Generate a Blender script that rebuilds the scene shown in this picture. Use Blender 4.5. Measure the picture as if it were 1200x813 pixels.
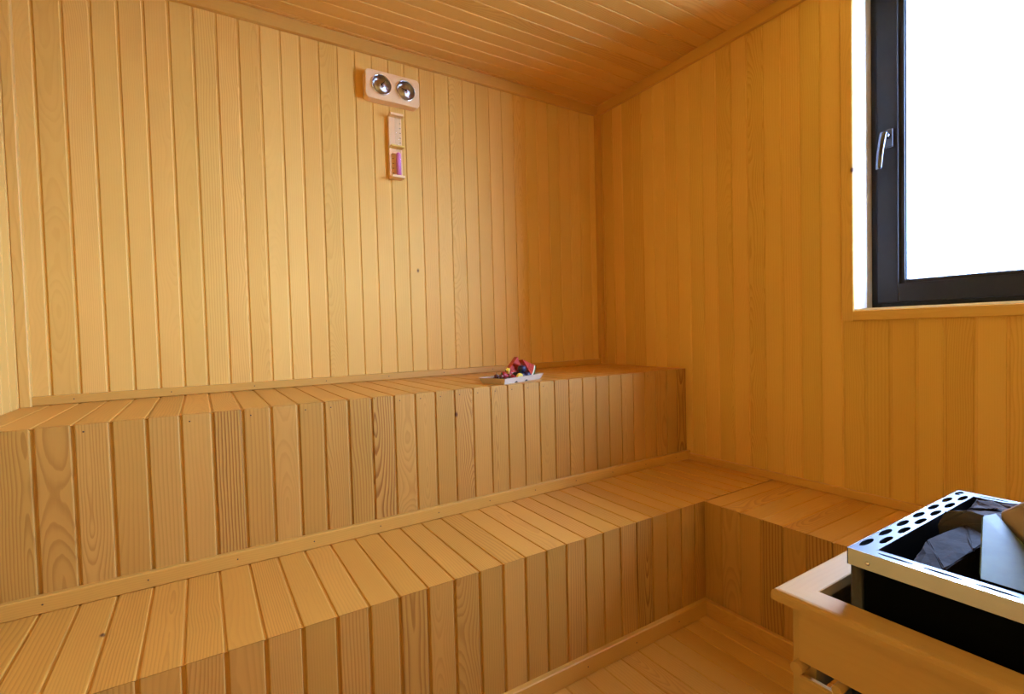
import bpy, bmesh, math, random
from mathutils import Vector, Matrix

random.seed(7)
scene = bpy.context.scene
for o in list(bpy.data.objects):
    bpy.data.objects.remove(o)
col = scene.collection

# ------------------------------------------------------------------ camera
CAM = Vector((-2.3132, -2.5374, 1.2186))
YAW, PITCH, ROLL, FPX = 0.5601, -0.0300, -0.0266, 583.54
fwd = Vector((math.sin(YAW) * math.cos(PITCH), math.cos(YAW) * math.cos(PITCH), math.sin(PITCH)))
rgt = Vector((math.cos(YAW), -math.sin(YAW), 0.0))
upv = rgt.cross(fwd)
r2 = math.cos(ROLL) * rgt + math.sin(ROLL) * upv
u2 = -math.sin(ROLL) * rgt + math.cos(ROLL) * upv
cd = bpy.data.cameras.new('camera')
cd.sensor_fit = 'HORIZONTAL'
cd.sensor_width = 36.0
cd.lens = 36.0 * FPX / 1200.0
cd.clip_start = 0.02
cam = bpy.data.objects.new('camera', cd)
col.objects.link(cam)
m = Matrix.Identity(4)
for i in range(3):
    m[i][0], m[i][1], m[i][2], m[i][3] = r2[i], u2[i], -fwd[i], CAM[i]
cam.matrix_world = m
scene.camera = cam

# ------------------------------------------------------------------ light: a bright white overcast sky through the one window
SKY = 9.5
world = bpy.data.worlds.new('world')
scene.world = world
world.use_nodes = True
bg = world.node_tree.nodes['Background']
bg.inputs['Color'].default_value = (0.85, 1.25, 2.35, 1)
bg.inputs['Strength'].default_value = SKY
scene.view_settings.view_transform = 'Standard'
scene.view_settings.look = 'None'
scene.view_settings.gamma = 1.0
scene.view_settings.use_curve_mapping = False
scene.view_settings.exposure = 2.5
scene.cycles.max_bounces = 14
scene.cycles.diffuse_bounces = 10
scene.cycles.glossy_bounces = 5
scene.cycles.transparent_max_bounces = 12
scene.cycles.sample_clamp_indirect = 8.0
# the window opening is marked as a portal so that the sky is sampled through it
ld = bpy.data.lights.new('window_portal', 'AREA')
ld.shape = 'RECTANGLE'
ld.size, ld.size_y = 0.72, 1.17
ld.cycles.is_portal = True
lo = bpy.data.objects.new('window_portal', ld)
col.objects.link(lo)
lo.location = (0.19, -2.01, 1.96)
lo.rotation_euler = Vector((-1, 0, 0)).to_track_quat('-Z', 'Y').to_euler()

# ------------------------------------------------------------------ dimensions (metres)
W = 0.085                       # plank pitch
XL = -2.882                     # left wall face
YF = -3.08                      # front wall face (behind the camera)
HC = 2.70                       # ceiling
ZU, DU = 0.9887, 0.6855         # upper bench top, depth
ZL, DL = 0.4805, 1.1876         # lower bench top, front
DR = 0.5281                     # side bench width
YE = DL + W * 9                 # side bench end (distance from the back wall)
GX = -2.798                     # a plank joint on the back wall
GY = -1.494                     # a plank joint on the right wall
TH = 0.014                      # plank thickness

# ------------------------------------------------------------------ materials
def new_mat(name):
    mt = bpy.data.materials.new(name)
    mt.use_nodes = True
    nt = mt.node_tree
    return mt, nt, nt.nodes['Principled BSDF']


class NB:
    """tiny node builder"""
    def __init__(self, nt):
        self.nt = nt
    def n(self, t, **kw):
        nd = self.nt.nodes.new(t)
        for k, v in kw.items():
            setattr(nd, k, v)
        return nd
    def put(self, sock, v):
        if isinstance(v, bpy.types.NodeSocket):
            self.nt.links.new(v, sock)
        elif v is not None:
            sock.default_value = v
    def math(self, op, a, b=None, c=None):
        nd = self.n('ShaderNodeMath', operation=op)
        self.put(nd.inputs[0], a)
        if b is not None:
            self.put(nd.inputs[1], b)
        if c is not None:
            self.put(nd.inputs[2], c)
        return nd.outputs[0]
    def vec(self, x, y, z):
        nd = self.n('ShaderNodeCombineXYZ')
        for s, v in zip(nd.inputs, (x, y, z)):
            self.put(s, v)
        return nd.outputs[0]
    def noise(self, v, scale=1.0, detail=2.0, rough=0.5):
        nd = self.n('ShaderNodeTexNoise')
        self.put(nd.inputs['Vector'], v)
        nd.inputs['Scale'].default_value = scale
        nd.inputs['Detail'].default_value = detail
        nd.inputs['Roughness'].default_value = rough
        return nd.outputs['Fac']
    def mix(self, f, a, b, mode='MIX'):
        nd = self.n('ShaderNodeMix', data_type='RGBA', blend_type=mode)
        self.put(nd.inputs[0], f)
        self.put(nd.inputs[6], a)
        self.put(nd.inputs[7], b)
        return nd.outputs[2]
    def ramp(self, f, stops, interp='LINEAR'):
        nd = self.n('ShaderNodeValToRGB')
        el = nd.color_ramp.elements
        nd.color_ramp.interpolation = interp
        while len(el) < len(stops):
            el.new(0.5)
        for e, (p, c) in zip(el, stops):
            e.position = p
            e.color = c if len(c) == 4 else (*c, 1)
        self.put(nd.inputs[0], f)
        return nd.outputs[0]


def wood(name, light=(0.745, 0.462, 0.105), dark=(0.52, 0.25, 0.036), contrast=1.0, rough=0.42, spec=0.35,
         ring=150.0, spread=0.24, tint=0.12, knot=None):
    """pine cut from a log: growth rings around a pith that lies off each plank, different for every object.
    local X runs across the plank, Y out of its face, Z along it"""
    mt, nt, bs = new_mat(name)
    b = NB(nt)
    tc = b.n('ShaderNodeTexCoord')
    sp = b.n('ShaderNodeSeparateXYZ')
    nt.links.new(tc.outputs['Object'], sp.inputs[0])
    X, Y, Z = sp.outputs
    rnd = b.n('ShaderNodeObjectInfo').outputs['Random']
    w1 = b.n('ShaderNodeTexWhiteNoise', noise_dimensions='1D')
    b.put(w1.inputs['W'], b.math('MULTIPLY', rnd, 91.7))
    w2 = b.n('ShaderNodeTexWhiteNoise', noise_dimensions='1D')
    b.put(w2.inputs['W'], b.math('MULTIPLY_ADD', rnd, 57.3, 13.1))
    s1 = b.n('ShaderNodeSeparateColor'); nt.links.new(w1.outputs['Color'], s1.inputs[0])
    s2 = b.n('ShaderNodeSeparateColor'); nt.links.new(w2.outputs['Color'], s2.inputs[0])
    r1, r2_, r3 = s1.outputs[:3]
    r4, r5, r6 = s2.outputs[:3]
    seed = b.math('MULTIPLY', rnd, 40.0)
    u = b.math('SUBTRACT', b.math('SUBTRACT', X, 0.0425), b.math('MULTIPLY', b.math('SUBTRACT', r1, 0.5), spread))
    low = b.noise(b.vec(b.math('MULTIPLY', X, 2.0), seed, b.math('MULTIPLY', Z, 1.7)), 1.0, 2.0)
    q = b.math('ADD', b.math('MULTIPLY_ADD', r2_, 0.05, -0.01), b.math('MULTIPLY', b.math('SUBTRACT', low, 0.5), 0.16))
    q = b.math('ADD', q, b.math('MULTIPLY', Z, b.math('MULTIPLY', b.math('SUBTRACT', r3, 0.5), 0.05)))
    q = b.math('ADD', q, Y)
    rad = b.math('SQRT', b.math('ADD', b.math('MULTIPLY', u, u), b.math('MULTIPLY', q, q)))
    wob = b.noise(b.vec(b.math('MULTIPLY', X, 28.0), b.math('ADD', seed, 5.0), b.math('MULTIPLY', Z, 5.0)), 1.0, 3.0)
    rad = b.math('MULTIPLY_ADD', b.math('SUBTRACT', wob, 0.5), 0.008, rad)
    fr = b.math('FRACT', b.math('MULTIPLY', rad, b.math('MULTIPLY_ADD', r3, 0.7 * ring, 0.5 * ring)))
    late = b.ramp(fr, [(0.0, (0.05,) * 3), (0.45, (0.22,) * 3), (0.82, (1,) * 3), (0.93, (0.85,) * 3), (1.0, (0.05,) * 3)])
    cst = b.math('MULTIPLY', b.math('MULTIPLY_ADD', b.math('POWER', r4, 2.2), 0.50, 0.10), contrast)
    fib = b.noise(b.vec(b.math('MULTIPLY', X, 700.0), b.math('MULTIPLY', Y, 700.0), b.math('MULTIPLY_ADD', Z, 14.0, seed)), 1.0, 2.0)
    blot = b.noise(b.vec(b.math('MULTIPLY', X, 9.0), seed, b.math('MULTIPLY', Z, 2.3)), 1.0, 2.0)
    f = b.math('MULTIPLY', late, cst)
    f = b.math('ADD', f, b.math('MULTIPLY', b.math('SUBTRACT', fib, 0.45), 0.16))
    f = b.math('ADD', f, b.math('MULTIPLY', b.math('SUBTRACT', blot, 0.5), 0.30))
    cl = b.n('ShaderNodeClamp'); b.put(cl.inputs[0], f)
    c = b.mix(cl.outputs[0], (*light, 1), (*dark, 1))
    # each plank a shade of its own
    c = b.mix(r6, c, (1.0, 0.955, 0.93, 1), 'MULTIPLY')
    val = b.math('MULTIPLY_ADD', r5, tint, 1.0 - 0.6 * tint)
    c = b.mix(1.0, c, b.vec(val, val, b.math('MULTIPLY', val, val)), 'MULTIPLY')
    for kn in (knot or []):
        kx, kz, kr = kn
        dx = b.math('SUBTRACT', X, kx)
        dz = b.math('MULTIPLY', b.math('SUBTRACT', Z, kz), 0.6)
        d = b.math('SQRT', b.math('ADD', b.math('MULTIPLY', dx, dx), b.math('MULTIPLY', dz, dz)))
        d = b.math('MULTIPLY_ADD', b.math('SUBTRACT', wob, 0.5), kr * 0.8, d)
        k = b.ramp(b.math('DIVIDE', d, kr), [(0.0, (1,) * 3), (0.45, (0.9,) * 3), (0.6, (0.45,) * 3), (1.0, (0,) * 3)])
        c = b.mix(k, c, (0.10, 0.035, 0.015, 1))
    nt.links.new(c, bs.inputs['Base Color'])
    bs.inputs['Roughness'].default_value = rough
    bs.inputs['Specular IOR Level'].default_value = spec
    bp_ = b.n('ShaderNodeBump')
    bp_.inputs['Strength'].default_value = 0.10
    bp_.inputs['Distance'].default_value = 0.0012
    b.put(bp_.inputs['Height'], b.math('ADD', b.math('MULTIPLY', late, cst), b.math('MULTIPLY', fib, 0.4)))
    nt.links.new(bp_.outputs[0], bs.inputs['Normal'])
    return mt


def plain(name, colr, rough=0.5, metal=0.0, spec=0.5, var=0.0, vscale=30.0, bump=0.0, aniso=0.0, coat=0.0, sss=0.0, dark=None):
    mt, nt, bs = new_mat(name)
    b = NB(nt)
    bs.inputs['Base Color'].default_value = (*colr, 1)
    bs.inputs['Roughness'].default_value = rough
    bs.inputs['Metallic'].default_value = metal
    bs.inputs['Specular IOR Level'].default_value = spec
    bs.inputs['Coat Weight'].default_value = coat
    tc = b.n('ShaderNodeTexCoord')
    nz = b.noise(tc.outputs['Object'], vscale, 4.0, 0.6)
    if var:
        dk = dark or tuple(x * (1 - var) for x in colr)
        c = b.mix(b.ramp(nz, [(0.3, (0,) * 3), (0.7, (1,) * 3)]), (*dk, 1), (*colr, 1))
        nt.links.new(c, bs.inputs['Base Color'])
    if bump:
        bp_ = b.n('ShaderNodeBump')
        bp_.inputs['Strength'].default_value = bump
        bp_.inputs['Distance'].default_value = 0.004
        b.put(bp_.inputs['Height'], nz)
        nt.links.new(bp_.outputs[0], bs.inputs['Normal'])
    if aniso:
        bs.inputs['Anisotropic'].default_value = aniso
        tg = b.n('ShaderNodeTangent', direction_type='RADIAL', axis='Z')
        nt.links.new(tg.outputs[0], bs.inputs['Tangent'])
    return mt


def glass_mat(name, tint=(0.97, 0.99, 0.99)):
    mt = bpy.data.materials.new(name)
    mt.use_nodes = True
    nt = mt.node_tree
    nt.nodes.clear()
    b = NB(nt)
    out = b.n('ShaderNodeOutputMaterial')
    tr = b.n('ShaderNodeBsdfTransparent'); tr.inputs[0].default_value = (*tint, 1)
    gl = b.n('ShaderNodeBsdfGlossy'); gl.inputs['Roughness'].default_value = 0.02
    lw = b.n('ShaderNodeLayerWeight'); lw.inputs[0].default_value = 0.5
    fres = b.math('MULTIPLY_ADD', b.math('POWER', lw.outputs['Facing'], 5.0), 0.5, 0.025)
    mx = b.n('ShaderNodeMixShader')
    nt.links.new(fres, mx.inputs[0])
    nt.links.new(tr.outputs[0], mx.inputs[1])
    nt.links.new(gl.outputs[0], mx.inputs[2])
    nt.links.new(mx.outputs[0], out.inputs[0])
    return mt


M = {}
M['wall'] = wood('pine_wall', contrast=0.75, rough=0.58, spec=0.2)
M['ceil'] = wood('pine_ceiling', light=(0.70, 0.41, 0.090), dark=(0.46, 0.205, 0.030), contrast=0.8, rough=0.5, spec=0.28)
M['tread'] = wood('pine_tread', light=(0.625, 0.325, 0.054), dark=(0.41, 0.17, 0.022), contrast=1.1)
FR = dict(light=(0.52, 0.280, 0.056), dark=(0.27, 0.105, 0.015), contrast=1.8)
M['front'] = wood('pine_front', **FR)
M['floor'] = wood('pine_floor', light=(0.60, 0.33, 0.068), dark=(0.38, 0.165, 0.024))
M['trim'] = wood('pine_trim', contrast=0.45, tint=0.08)
M['benchtrim'] = wood('pine_bench_trim', light=(0.62, 0.345, 0.066), dark=(0.42, 0.18, 0.025), contrast=0.45, tint=0.08)
M['guard'] = wood('guard_wood', light=(0.45, 0.27, 0.078), dark=(0.31, 0.155, 0.040), contrast=0.5, ring=90, tint=0.06, rough=0.6, spec=0.2)
M['device'] = wood('device_wood', light=(0.86, 0.60, 0.30), dark=(0.68, 0.40, 0.16), contrast=0.3, tint=0.04)
M['backing'] = plain('wall_backing', (0.30, 0.15, 0.05), 0.9)
M['plaster'] = plain('white_plaster', (0.86, 0.86, 0.84), 0.8, var=0.05)
M['strip'] = plain('tan_sealing_strip', (0.50, 0.38, 0.22), 0.7, var=0.15)
M['frame'] = plain('anthracite_frame', (0.016, 0.0125, 0.008), 0.5, spec=0.22, var=0.12, vscale=60)
M['gasket'] = plain('black_gasket', (0.010, 0.011, 0.012), 0.6)
M['handle'] = plain('polished_dark_handle', (0.10, 0.10, 0.105), 0.16, metal=1.0)
M['glass'] = glass_mat('window_glass')
M['clear'] = glass_mat('clear_glass')
M['steel'] = plain('brushed_steel', (0.062, 0.060, 0.057), 0.40, metal=1.0, var=0.08, vscale=20)
M['lipsteel'] = plain('polished_steel', (0.55, 0.52, 0.48), 0.20, metal=1.0, var=0.08, vscale=20)
M['darksteel'] = plain('dark_steel', (0.055, 0.052, 0.05), 0.35, metal=0.7)
M['black'] = plain('black_heater_body', (0.002, 0.002, 0.002), 0.8, spec=0.05, var=0.3)
M['brushed'] = plain('radially_brushed_metal', (0.52, 0.49, 0.46), 0.28, metal=1.0, aniso=0.85)
M['chrome'] = plain('chrome', (0.75, 0.75, 0.76), 0.12, metal=1.0)
M['gravel'] = plain('pale_gravel', (0.46, 0.45, 0.42), 0.9, var=0.3, vscale=3.0)
M['shade_eave'] = plain('added_eave_paint', (0.30, 0.27, 0.24), 0.8, var=0.1)
M['nail'] = plain('nail_head', (0.10, 0.06, 0.035), 0.5, metal=0.3)
M['ink'] = plain('black_print', (0.03, 0.025, 0.02), 0.6)
M['sand'] = plain('pink_sand', (0.72, 0.22, 0.50), 0.8, var=0.15, vscale=400)
M['stone_dark'] = plain('dark_grey_stone', (0.036, 0.024, 0.014), 0.8, spec=0.12, var=0.5, vscale=22, bump=0.6)
M['stone_mid'] = plain('grey_stone', (0.105, 0.085, 0.066), 0.85, spec=0.2, var=0.35, vscale=18, bump=0.5)
M['stone_black'] = plain('black_stone', (0.008, 0.006, 0.004), 0.85, spec=0.15, var=0.4, vscale=25, bump=0.6)
M['stone_brown'] = plain('brown_stone', (0.085, 0.055, 0.036), 0.85, spec=0.2, var=0.7, vscale=45, bump=0.9)
M['stone_green'] = plain('pale_green_stone', (0.115, 0.145, 0.045), 0.5, spec=0.15, var=0.35, vscale=14)
M['stone_tan'] = plain('orange_tan_stone', (0.50, 0.36, 0.24), 0.5, spec=0.3, var=0.2, vscale=8)
M['tray'] = plain('white_card', (0.56, 0.46, 0.32), 0.6)
M['traymark'] = M['ink']
M['melon'] = plain('watermelon_flesh', (0.52, 0.04, 0.012), 0.4, var=0.25, vscale=60)
M['rind'] = plain('watermelon_rind', (0.05, 0.16, 0.03), 0.35, var=0.6, vscale=40)
M['rindwhite'] = plain('watermelon_inner_rind', (0.78, 0.74, 0.45), 0.5)
M['seed'] = plain('black_seed', (0.02, 0.012, 0.01), 0.3)
M['plum'] = plain('blue_plum_skin', (0.022, 0.024, 0.065), 0.38, var=0.55, vscale=40)
M['cherry'] = plain('dark_cherry_skin', (0.10, 0.006, 0.010), 0.2, coat=0.4)
M['berry'] = plain('strawberry_skin', (0.38, 0.02, 0.02), 0.35, var=0.2, vscale=300, bump=0.4)
M['leaf'] = plain('green_leaf', (0.06, 0.16, 0.03), 0.5)
M['lemon'] = plain('yellow_flesh', (0.86, 0.62, 0.10), 0.4, var=0.12, vscale=80)
M['peel'] = plain('yellow_peel', (0.85, 0.55, 0.04), 0.4)

# ------------------------------------------------------------------ scene helpers
PM = {}                                                  # world matrices of parents


def link(name, mesh, parent=None, mw=None, mat=None):
    o = bpy.data.objects.new(name, mesh)
    col.objects.link(o)
    if mat is not None and mesh is not None and not mesh.materials:
        mesh.materials.append(mat)
    elif mat is not None and mesh is not None and mesh.materials[0] != mat:
        o.material_slots[0].link = 'OBJECT'
        o.material_slots[0].material = mat
    mw = mw or Matrix.Identity(4)
    if parent is not None:
        o.parent = parent
        o.matrix_local = PM[parent.name].inverted() @ mw
    else:
        o.matrix_world = mw
    PM[o.name] = mw.copy()
    return o


def thing(name, label, cat, loc=(0, 0, 0), rz=0.0, group=None):
    o = link(name, None, None, Matrix.Translation(loc) @ Matrix.Rotation(rz, 4, 'Z'))
    return tag(o, label, cat, group)


def tag(o, label=None, cat=None, group=None, kind=None):
    for k, v in (('label', label), ('category', cat), ('group', group), ('kind', kind)):
        if v:
            o[k] = v
    return o


def to_mesh(bm, name, smooth=False):
    bmesh.ops.recalc_face_normals(bm, faces=bm.faces)
    me = bpy.data.meshes.new(name)
    bm.to_mesh(me)
    bm.free()
    if smooth:
        for p in me.polygons:
            p.use_smooth = True
    return me


def frame_m(origin, n, a):
    n, a = Vector(n).normalized(), Vector(a).normalized()
    x = n.cross(a)
    mt = Matrix.Identity(4)
    for i in range(3):
        mt[i][0], mt[i][1], mt[i][2], mt[i][3] = x[i], n[i], a[i], origin[i]
    return mt


CACHE = {}


def prism(profile, L, mit0=0, mit1=0, name='plank'):
    """profile in (x across, y out of the face), extruded along z from 0 to L; mitred ends follow y"""
    bm = bmesh.new()
    a = [bm.verts.new((x, y, -mit0 * y)) for x, y in profile]
    c = [bm.verts.new((x, y, L + mit1 * y)) for x, y in profile]
    k = len(profile)
    bm.faces.new(a)
    bm.faces.new(c)
    for i in range(k):
        bm.faces.new((a[i], a[(i + 1) % k], c[(i + 1) % k], c[i]))
    return to_mesh(bm, name)


def plank_mesh(L, w=W, mit0=0, mit1=0, soft=False):
    key = ('p', round(L, 4), round(w, 4), mit0, mit1, soft)
    if key not in CACHE:
        g, bv, dg = 0.0040, 0.0034, 0.0044
        if soft:
            g, dg = 0.0030, 0.0030
        pr = [(0, -TH), (0, -dg), (g, -dg), (g + 0.0005, -0.55 * dg), (g + 0.0014, -0.2 * dg), (g + bv, 0),
              (w - g - bv, 0), (w - g - 0.0014, -0.2 * dg), (w - g - 0.0005, -0.55 * dg), (w - g, -dg), (w, -dg), (w, -TH)]
        CACHE[key] = prism(pr, L, mit0, mit1)
    return CACHE[key]


def plank(parent, lo, hi, axis, plane, n, a, s, e, mat, mit0=0, mit1=0, name='plank'):
    """one plank: occupies lo..hi on `axis`, runs from s to e along the axis of `a`; `plane` = coordinate on the normal axis"""
    n, a = Vector(n), Vector(a)
    x = n.cross(a)
    org = [0, 0, 0]
    na = max(range(3), key=lambda i: abs(n[i]))
    aa = max(range(3), key=lambda i: abs(a[i]))
    org[na] = plane
    org[axis] = lo if x[axis] > 0 else hi
    org[aa] = s if a[aa] > 0 else e
    return link(name, plank_mesh(e - s, hi - lo, mit0, mit1, n.z > 0.5), parent, frame_m(org, n, a), mat)


def cells(lo, hi, joint, w=W):
    """plank cells of a run from lo to hi with one joint at `joint`"""
    k = math.ceil((lo - joint) / w - 1e-6)
    js = [lo]
    while joint + k * w < hi - 1e-6:
        j = joint + k * w
        if j > lo + 1e-6:
            js.append(j)
        k += 1
    js.append(hi)
    if js[1] - js[0] < 0.016:
        js.pop(1)
    if js[-1] - js[-2] < 0.016:
        js.pop(-2)
    return list(zip(js[:-1], js[1:]))


def trim_mesh(L, w, t, ch=0.003, round_top=False):
    """strip: width w across (x), thickness t out of the wall (y from 0 to t), chamfered arrises"""
    key = ('t', round(L, 4), w, t, ch, round_top)
    if key not in CACHE:
        pr = [(0, 0), (0, t - ch), (ch, t), (w - ch, t), (w, t - ch), (w, 0)]
        CACHE[key] = prism(pr, L, name='strip')
    return CACHE[key]


def boxes(name, lst, parent, mat, mw=None, bevel=0.0):
    """one mesh of axis-aligned boxes given as (x0,x1,y0,y1,z0,z1); the mesh sits at the parent's frame"""
    bm = bmesh.new()
    for (x0, x1, y0, y1, z0, z1) in lst:
        vs = [bm.verts.new(p) for p in ((x0, y0, z0), (x1, y0, z0), (x1, y1, z0), (x0, y1, z0), (x0, y0, z1), (x1, y0, z1), (x1, y1, z1), (x0, y1, z1))]
        for f in ((0, 3, 2, 1), (4, 5, 6, 7), (0, 1, 5, 4), (1, 2, 6, 5), (2, 3, 7, 6), (3, 0, 4, 7)):
            bm.faces.new([vs[i] for i in f])
    if bevel:
        bmesh.ops.bevel(bm, geom=list(bm.edges), offset=bevel, segments=2, affect='EDGES', profile=0.6)
    if mw is None and parent is not None:
        mw = PM[parent.name]
    return link(name, to_mesh(bm, name), parent, mw, mat)


def cyl(name, p0, p1, r0, r1, parent, mat, seg=20, mw=None, caps=True, smooth=True):
    bm = bmesh.new()
    p0, p1 = Vector(p0), Vector(p1)
    d = (p1 - p0).normalized()
    s = d.orthogonal().normalized()
    t = d.cross(s)
    A, B = [], []
    for i in range(seg):
        an = 2 * math.pi * i / seg
        v = math.cos(an) * s + math.sin(an) * t
        A.append(bm.verts.new(p0 + v * r0))
        B.append(bm.verts.new(p1 + v * r1))
    for i in range(seg):
        f = bm.faces.new((A[i], A[(i + 1) % seg], B[(i + 1) % seg], B[i]))
        f.smooth = smooth
    if caps:
        bm.faces.new(A)
        bm.faces.new(B)
    bmesh.ops.recalc_face_normals(bm, faces=bm.faces)
    me = bpy.data.meshes.new(name)
    bm.to_mesh(me)
    bm.free()
    if mw is None and parent is not None:
        mw = PM[parent.name]
    return link(name, me, parent, mw, mat)


def lathe(name, prof, parent, mat, mw, seg=24):
    """revolve (r, z) about local z"""
    bm = bmesh.new()
    rings = []
    for r, z in prof:
        if r < 1e-6:
            rings.append([bm.verts.new((0, 0, z))])
        else:
            rings.append([bm.verts.new((r * math.cos(2 * math.pi * i / seg), r * math.sin(2 * math.pi * i / seg), z)) for i in range(seg)])
    for a, c in zip(rings[:-1], rings[1:]):
        for i in range(seg):
            j = (i + 1) % seg
            if len(a) == 1 and len(c) > 1:
                bm.faces.new((a[0], c[i], c[j]))
            elif len(c) == 1 and len(a) > 1:
                bm.faces.new((a[i], a[j], c[0]))
            elif len(a) > 1:
                bm.faces.new((a[i], a[j], c[j], c[i]))
    return link(name, to_mesh(bm, name, True), parent, mw, mat)


NAIL = None


def nail(parent, p, n):
    global NAIL
    if NAIL is None:
        bm = bmesh.new()
        bmesh.ops.create_cone(bm, cap_ends=True, segments=8, radius1=0.0026, radius2=0.0022, depth=0.0012)
        NAIL = to_mesh(bm, 'nail')
        NAIL.materials.append(M['nail'])
    return link('nail', NAIL, parent, Matrix.Translation(p) @ Vector(n).to_track_quat('Z', 'Y').to_matrix().to_4x4(), M['nail'])


# ------------------------------------------------------------------ the room shell
def struct(name, lst, mat=None):
    o = boxes(name, lst, None, mat or M['backing'], Matrix.Identity(4))
    return tag(o, kind='structure')


WY0, WY1 = -1.540, -2.480            # window opening (left jamb, right jamb)
WZ0, WZ1 = 1.272, 2.655
B = 0.12
wall_back = struct('wall_back', [(XL - B, B, TH, TH + B, -0.1, HC + 0.1)])
wall_left = struct('wall_left', [(XL - TH - B, XL - TH, YF, TH, -0.1, HC + 0.1)])
wall_front = struct('wall_front', [(XL - B, B, YF - TH - B, YF - TH, -0.1, HC + 0.1)])
X0, X1 = TH, 0.36                    # masonry between the cladding and the outer face
wall_right = struct('wall_right', [(X0, X1, YF - TH, WY1 - 0.02, -0.1, HC + 0.1), (X0, X1, WY0 + 0.02, TH, -0.1, HC + 0.1),
                                   (X0, X1, WY1 - 0.02, WY0 + 0.02, -0.1, WZ0 - 0.012), (X0, X1, WY1 - 0.02, WY0 + 0.02, WZ1 + 0.012, HC + 0.1)])
ceiling = struct('ceiling', [(XL - TH, TH, YF - TH, TH, HC + TH, HC + TH + 0.1)])
ground = struct('ground', [(0.36, 60.0, -60.0, 60.0, -0.40, -0.30)], M['gravel'])
added_eave = struct('added_eave', [(0.36, 2.20, YF - 1.5, 1.5, 3.62, 3.78)], M['shade_eave'])  # unseen overhang, added to keep steep sky light off the lower bench front
floor = struct('floor', [(XL - TH, TH, YF - TH, TH, -TH - 0.1, -TH)])

M['wall_knot'] = wood('pine_wall_knotted', contrast=0.75, rough=0.58, spec=0.2, knot=[(0.036, 0.583, 0.010)])
for (a, b) in cells(XL, 0.0, GX):
    mt = M['wall']
    if abs(a - (GX + 17 * W)) < 0.002:
        mt = M['wall_knot']
    plank(wall_back, a, b, 0, 0.0, (0, -1, 0), (0, 0, 1), ZU - 0.01, HC, mt)
for (a, b) in cells(YF, 0.0, -0.045):
    z0 = ZU - 0.01 if a > -DU - 0.03 else (ZL - 0.01 if a > -DL - 0.03 else 0.0)
    plank(wall_left, a, b, 1, XL, (1, 0, 0), (0, 0, 1), z0, HC, M['wall'])
for (a, b) in cells(XL, 0.0, GX):
    plank(wall_front, a, b, 0, YF, (0, 1, 0), (0, 0, 1), 0.0, HC, M['wall'])
for (a, b) in cells(YF, 0.0, GY):
    z0 = ZU - 0.01 if a > -DU + 0.001 else (ZL - 0.01 if a > -YE - 0.03 else 0.0)
    n, al = (-1, 0, 0), (0, 0, 1)
    if b < WY1 - 0.03 or a > WY0 + 0.03:
        plank(wall_right, a, b, 1, 0.0, n, al, z0, HC, M['wall'])
    else:
        plank(wall_right, a, b, 1, 0.0, n, al, z0, WZ0 - 0.02, M['wall'])
        plank(wall_right, a, b, 1, 0.0, n, al, WZ1 + 0.005, HC, M['wall'])
for (a, b) in cells(YF, 0.0, -0.126):
    plank(ceiling, a, b, 1, HC, (0, 0, -1), (1, 0, 0), XL, 0.0, M['ceil'])
for (a, b) in cells(XL, -DR + 0.02, -0.605, 0.0868):
    plank(floor, a, b, 0, 0.0, (0, 0, 1), (0, 1, 0), YF, -DL + 0.02, M['floor'])
for (a, b) in cells(-DR + 0.02, 0.0, -0.605, 0.0868):
    plank(floor, a, b, 0, 0.0, (0, 0, 1), (0, 1, 0), YF, -YE + 0.02, M['floor'])

# mouldings of the room
tn = [0]


def strip_m(lo, hi, axis, plane, n, s_, e):
    """frame and length of a strip lying on a surface: lo..hi across on `axis`, s_..e along the remaining axis"""
    n = Vector(n)
    na = max(range(3), key=lambda i: abs(n[i]))
    aa = 3 - na - axis
    a = Vector((0, 0, 0))
    a[aa] = 1
    if n.cross(a)[axis] < 0:
        a = -a
    org = [0, 0, 0]
    org[na], org[axis], org[aa] = plane, lo, (s_ if a[aa] > 0 else e)
    return frame_m(org, n, a)


def strip(name, parent, lo, hi, axis, plane, n, s_, e, t, mat=None, ch=0.003):
    return link(name, trim_mesh(e - s_, round(hi - lo, 4), t, ch), parent, strip_m(lo, hi, axis, plane, n, s_, e), mat or M['trim'])


def room_trim(lo, hi, axis, plane, n, s_, e, t, mat=None):
    tn[0] += 1
    return tag(strip('trim_%d' % tn[0], None, lo, hi, axis, plane, n, s_, e, t, mat), kind='structure')


S = 0.033
CT, ZC = 0.020, 2.639                  # cornice thickness and lower edge
room_trim(ZC, HC, 2, 0.0, (0, -1, 0), XL, 0.0, CT, M['benchtrim'])                       # cornice, back wall
room_trim(ZC, HC, 2, 0.0, (-1, 0, 0), YF, -CT, CT, M['benchtrim'])                       # cornice, right wall
room_trim(ZC, HC, 2, XL, (1, 0, 0), YF, -CT, CT, M['benchtrim'])                         # cornice, left wall
room_trim(ZC, HC, 2, YF, (0, 1, 0), XL + CT, -CT, CT, M['benchtrim'])                    # cornice, front wall
room_trim(-S, 0.0, 0, 0.0, (0, -1, 0), ZU, ZC, S, M['benchtrim'])                        # corner strip back / right
room_trim(XL, XL + S, 0, 0.0, (0, -1, 0), ZU, ZC, S)                     # corner strip back / left
tu = room_trim(ZU, ZU + 0.035, 2, 0.0, (0, -1, 0), XL + S, -S, 0.020, M['benchtrim'])    # strip behind the upper bench
for i in range(9):
    nail(tu, (-0.25 - i * 0.31, -0.0205, ZU + 0.018), (0, -1, 0))
room_trim(XL, XL + S, 0, YF, (0, 1, 0), 0.0, ZC, S)                      # corner strips at the front wall
room_trim(-S, 0.0, 0, YF, (0, 1, 0), 0.0, ZC, S)

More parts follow.
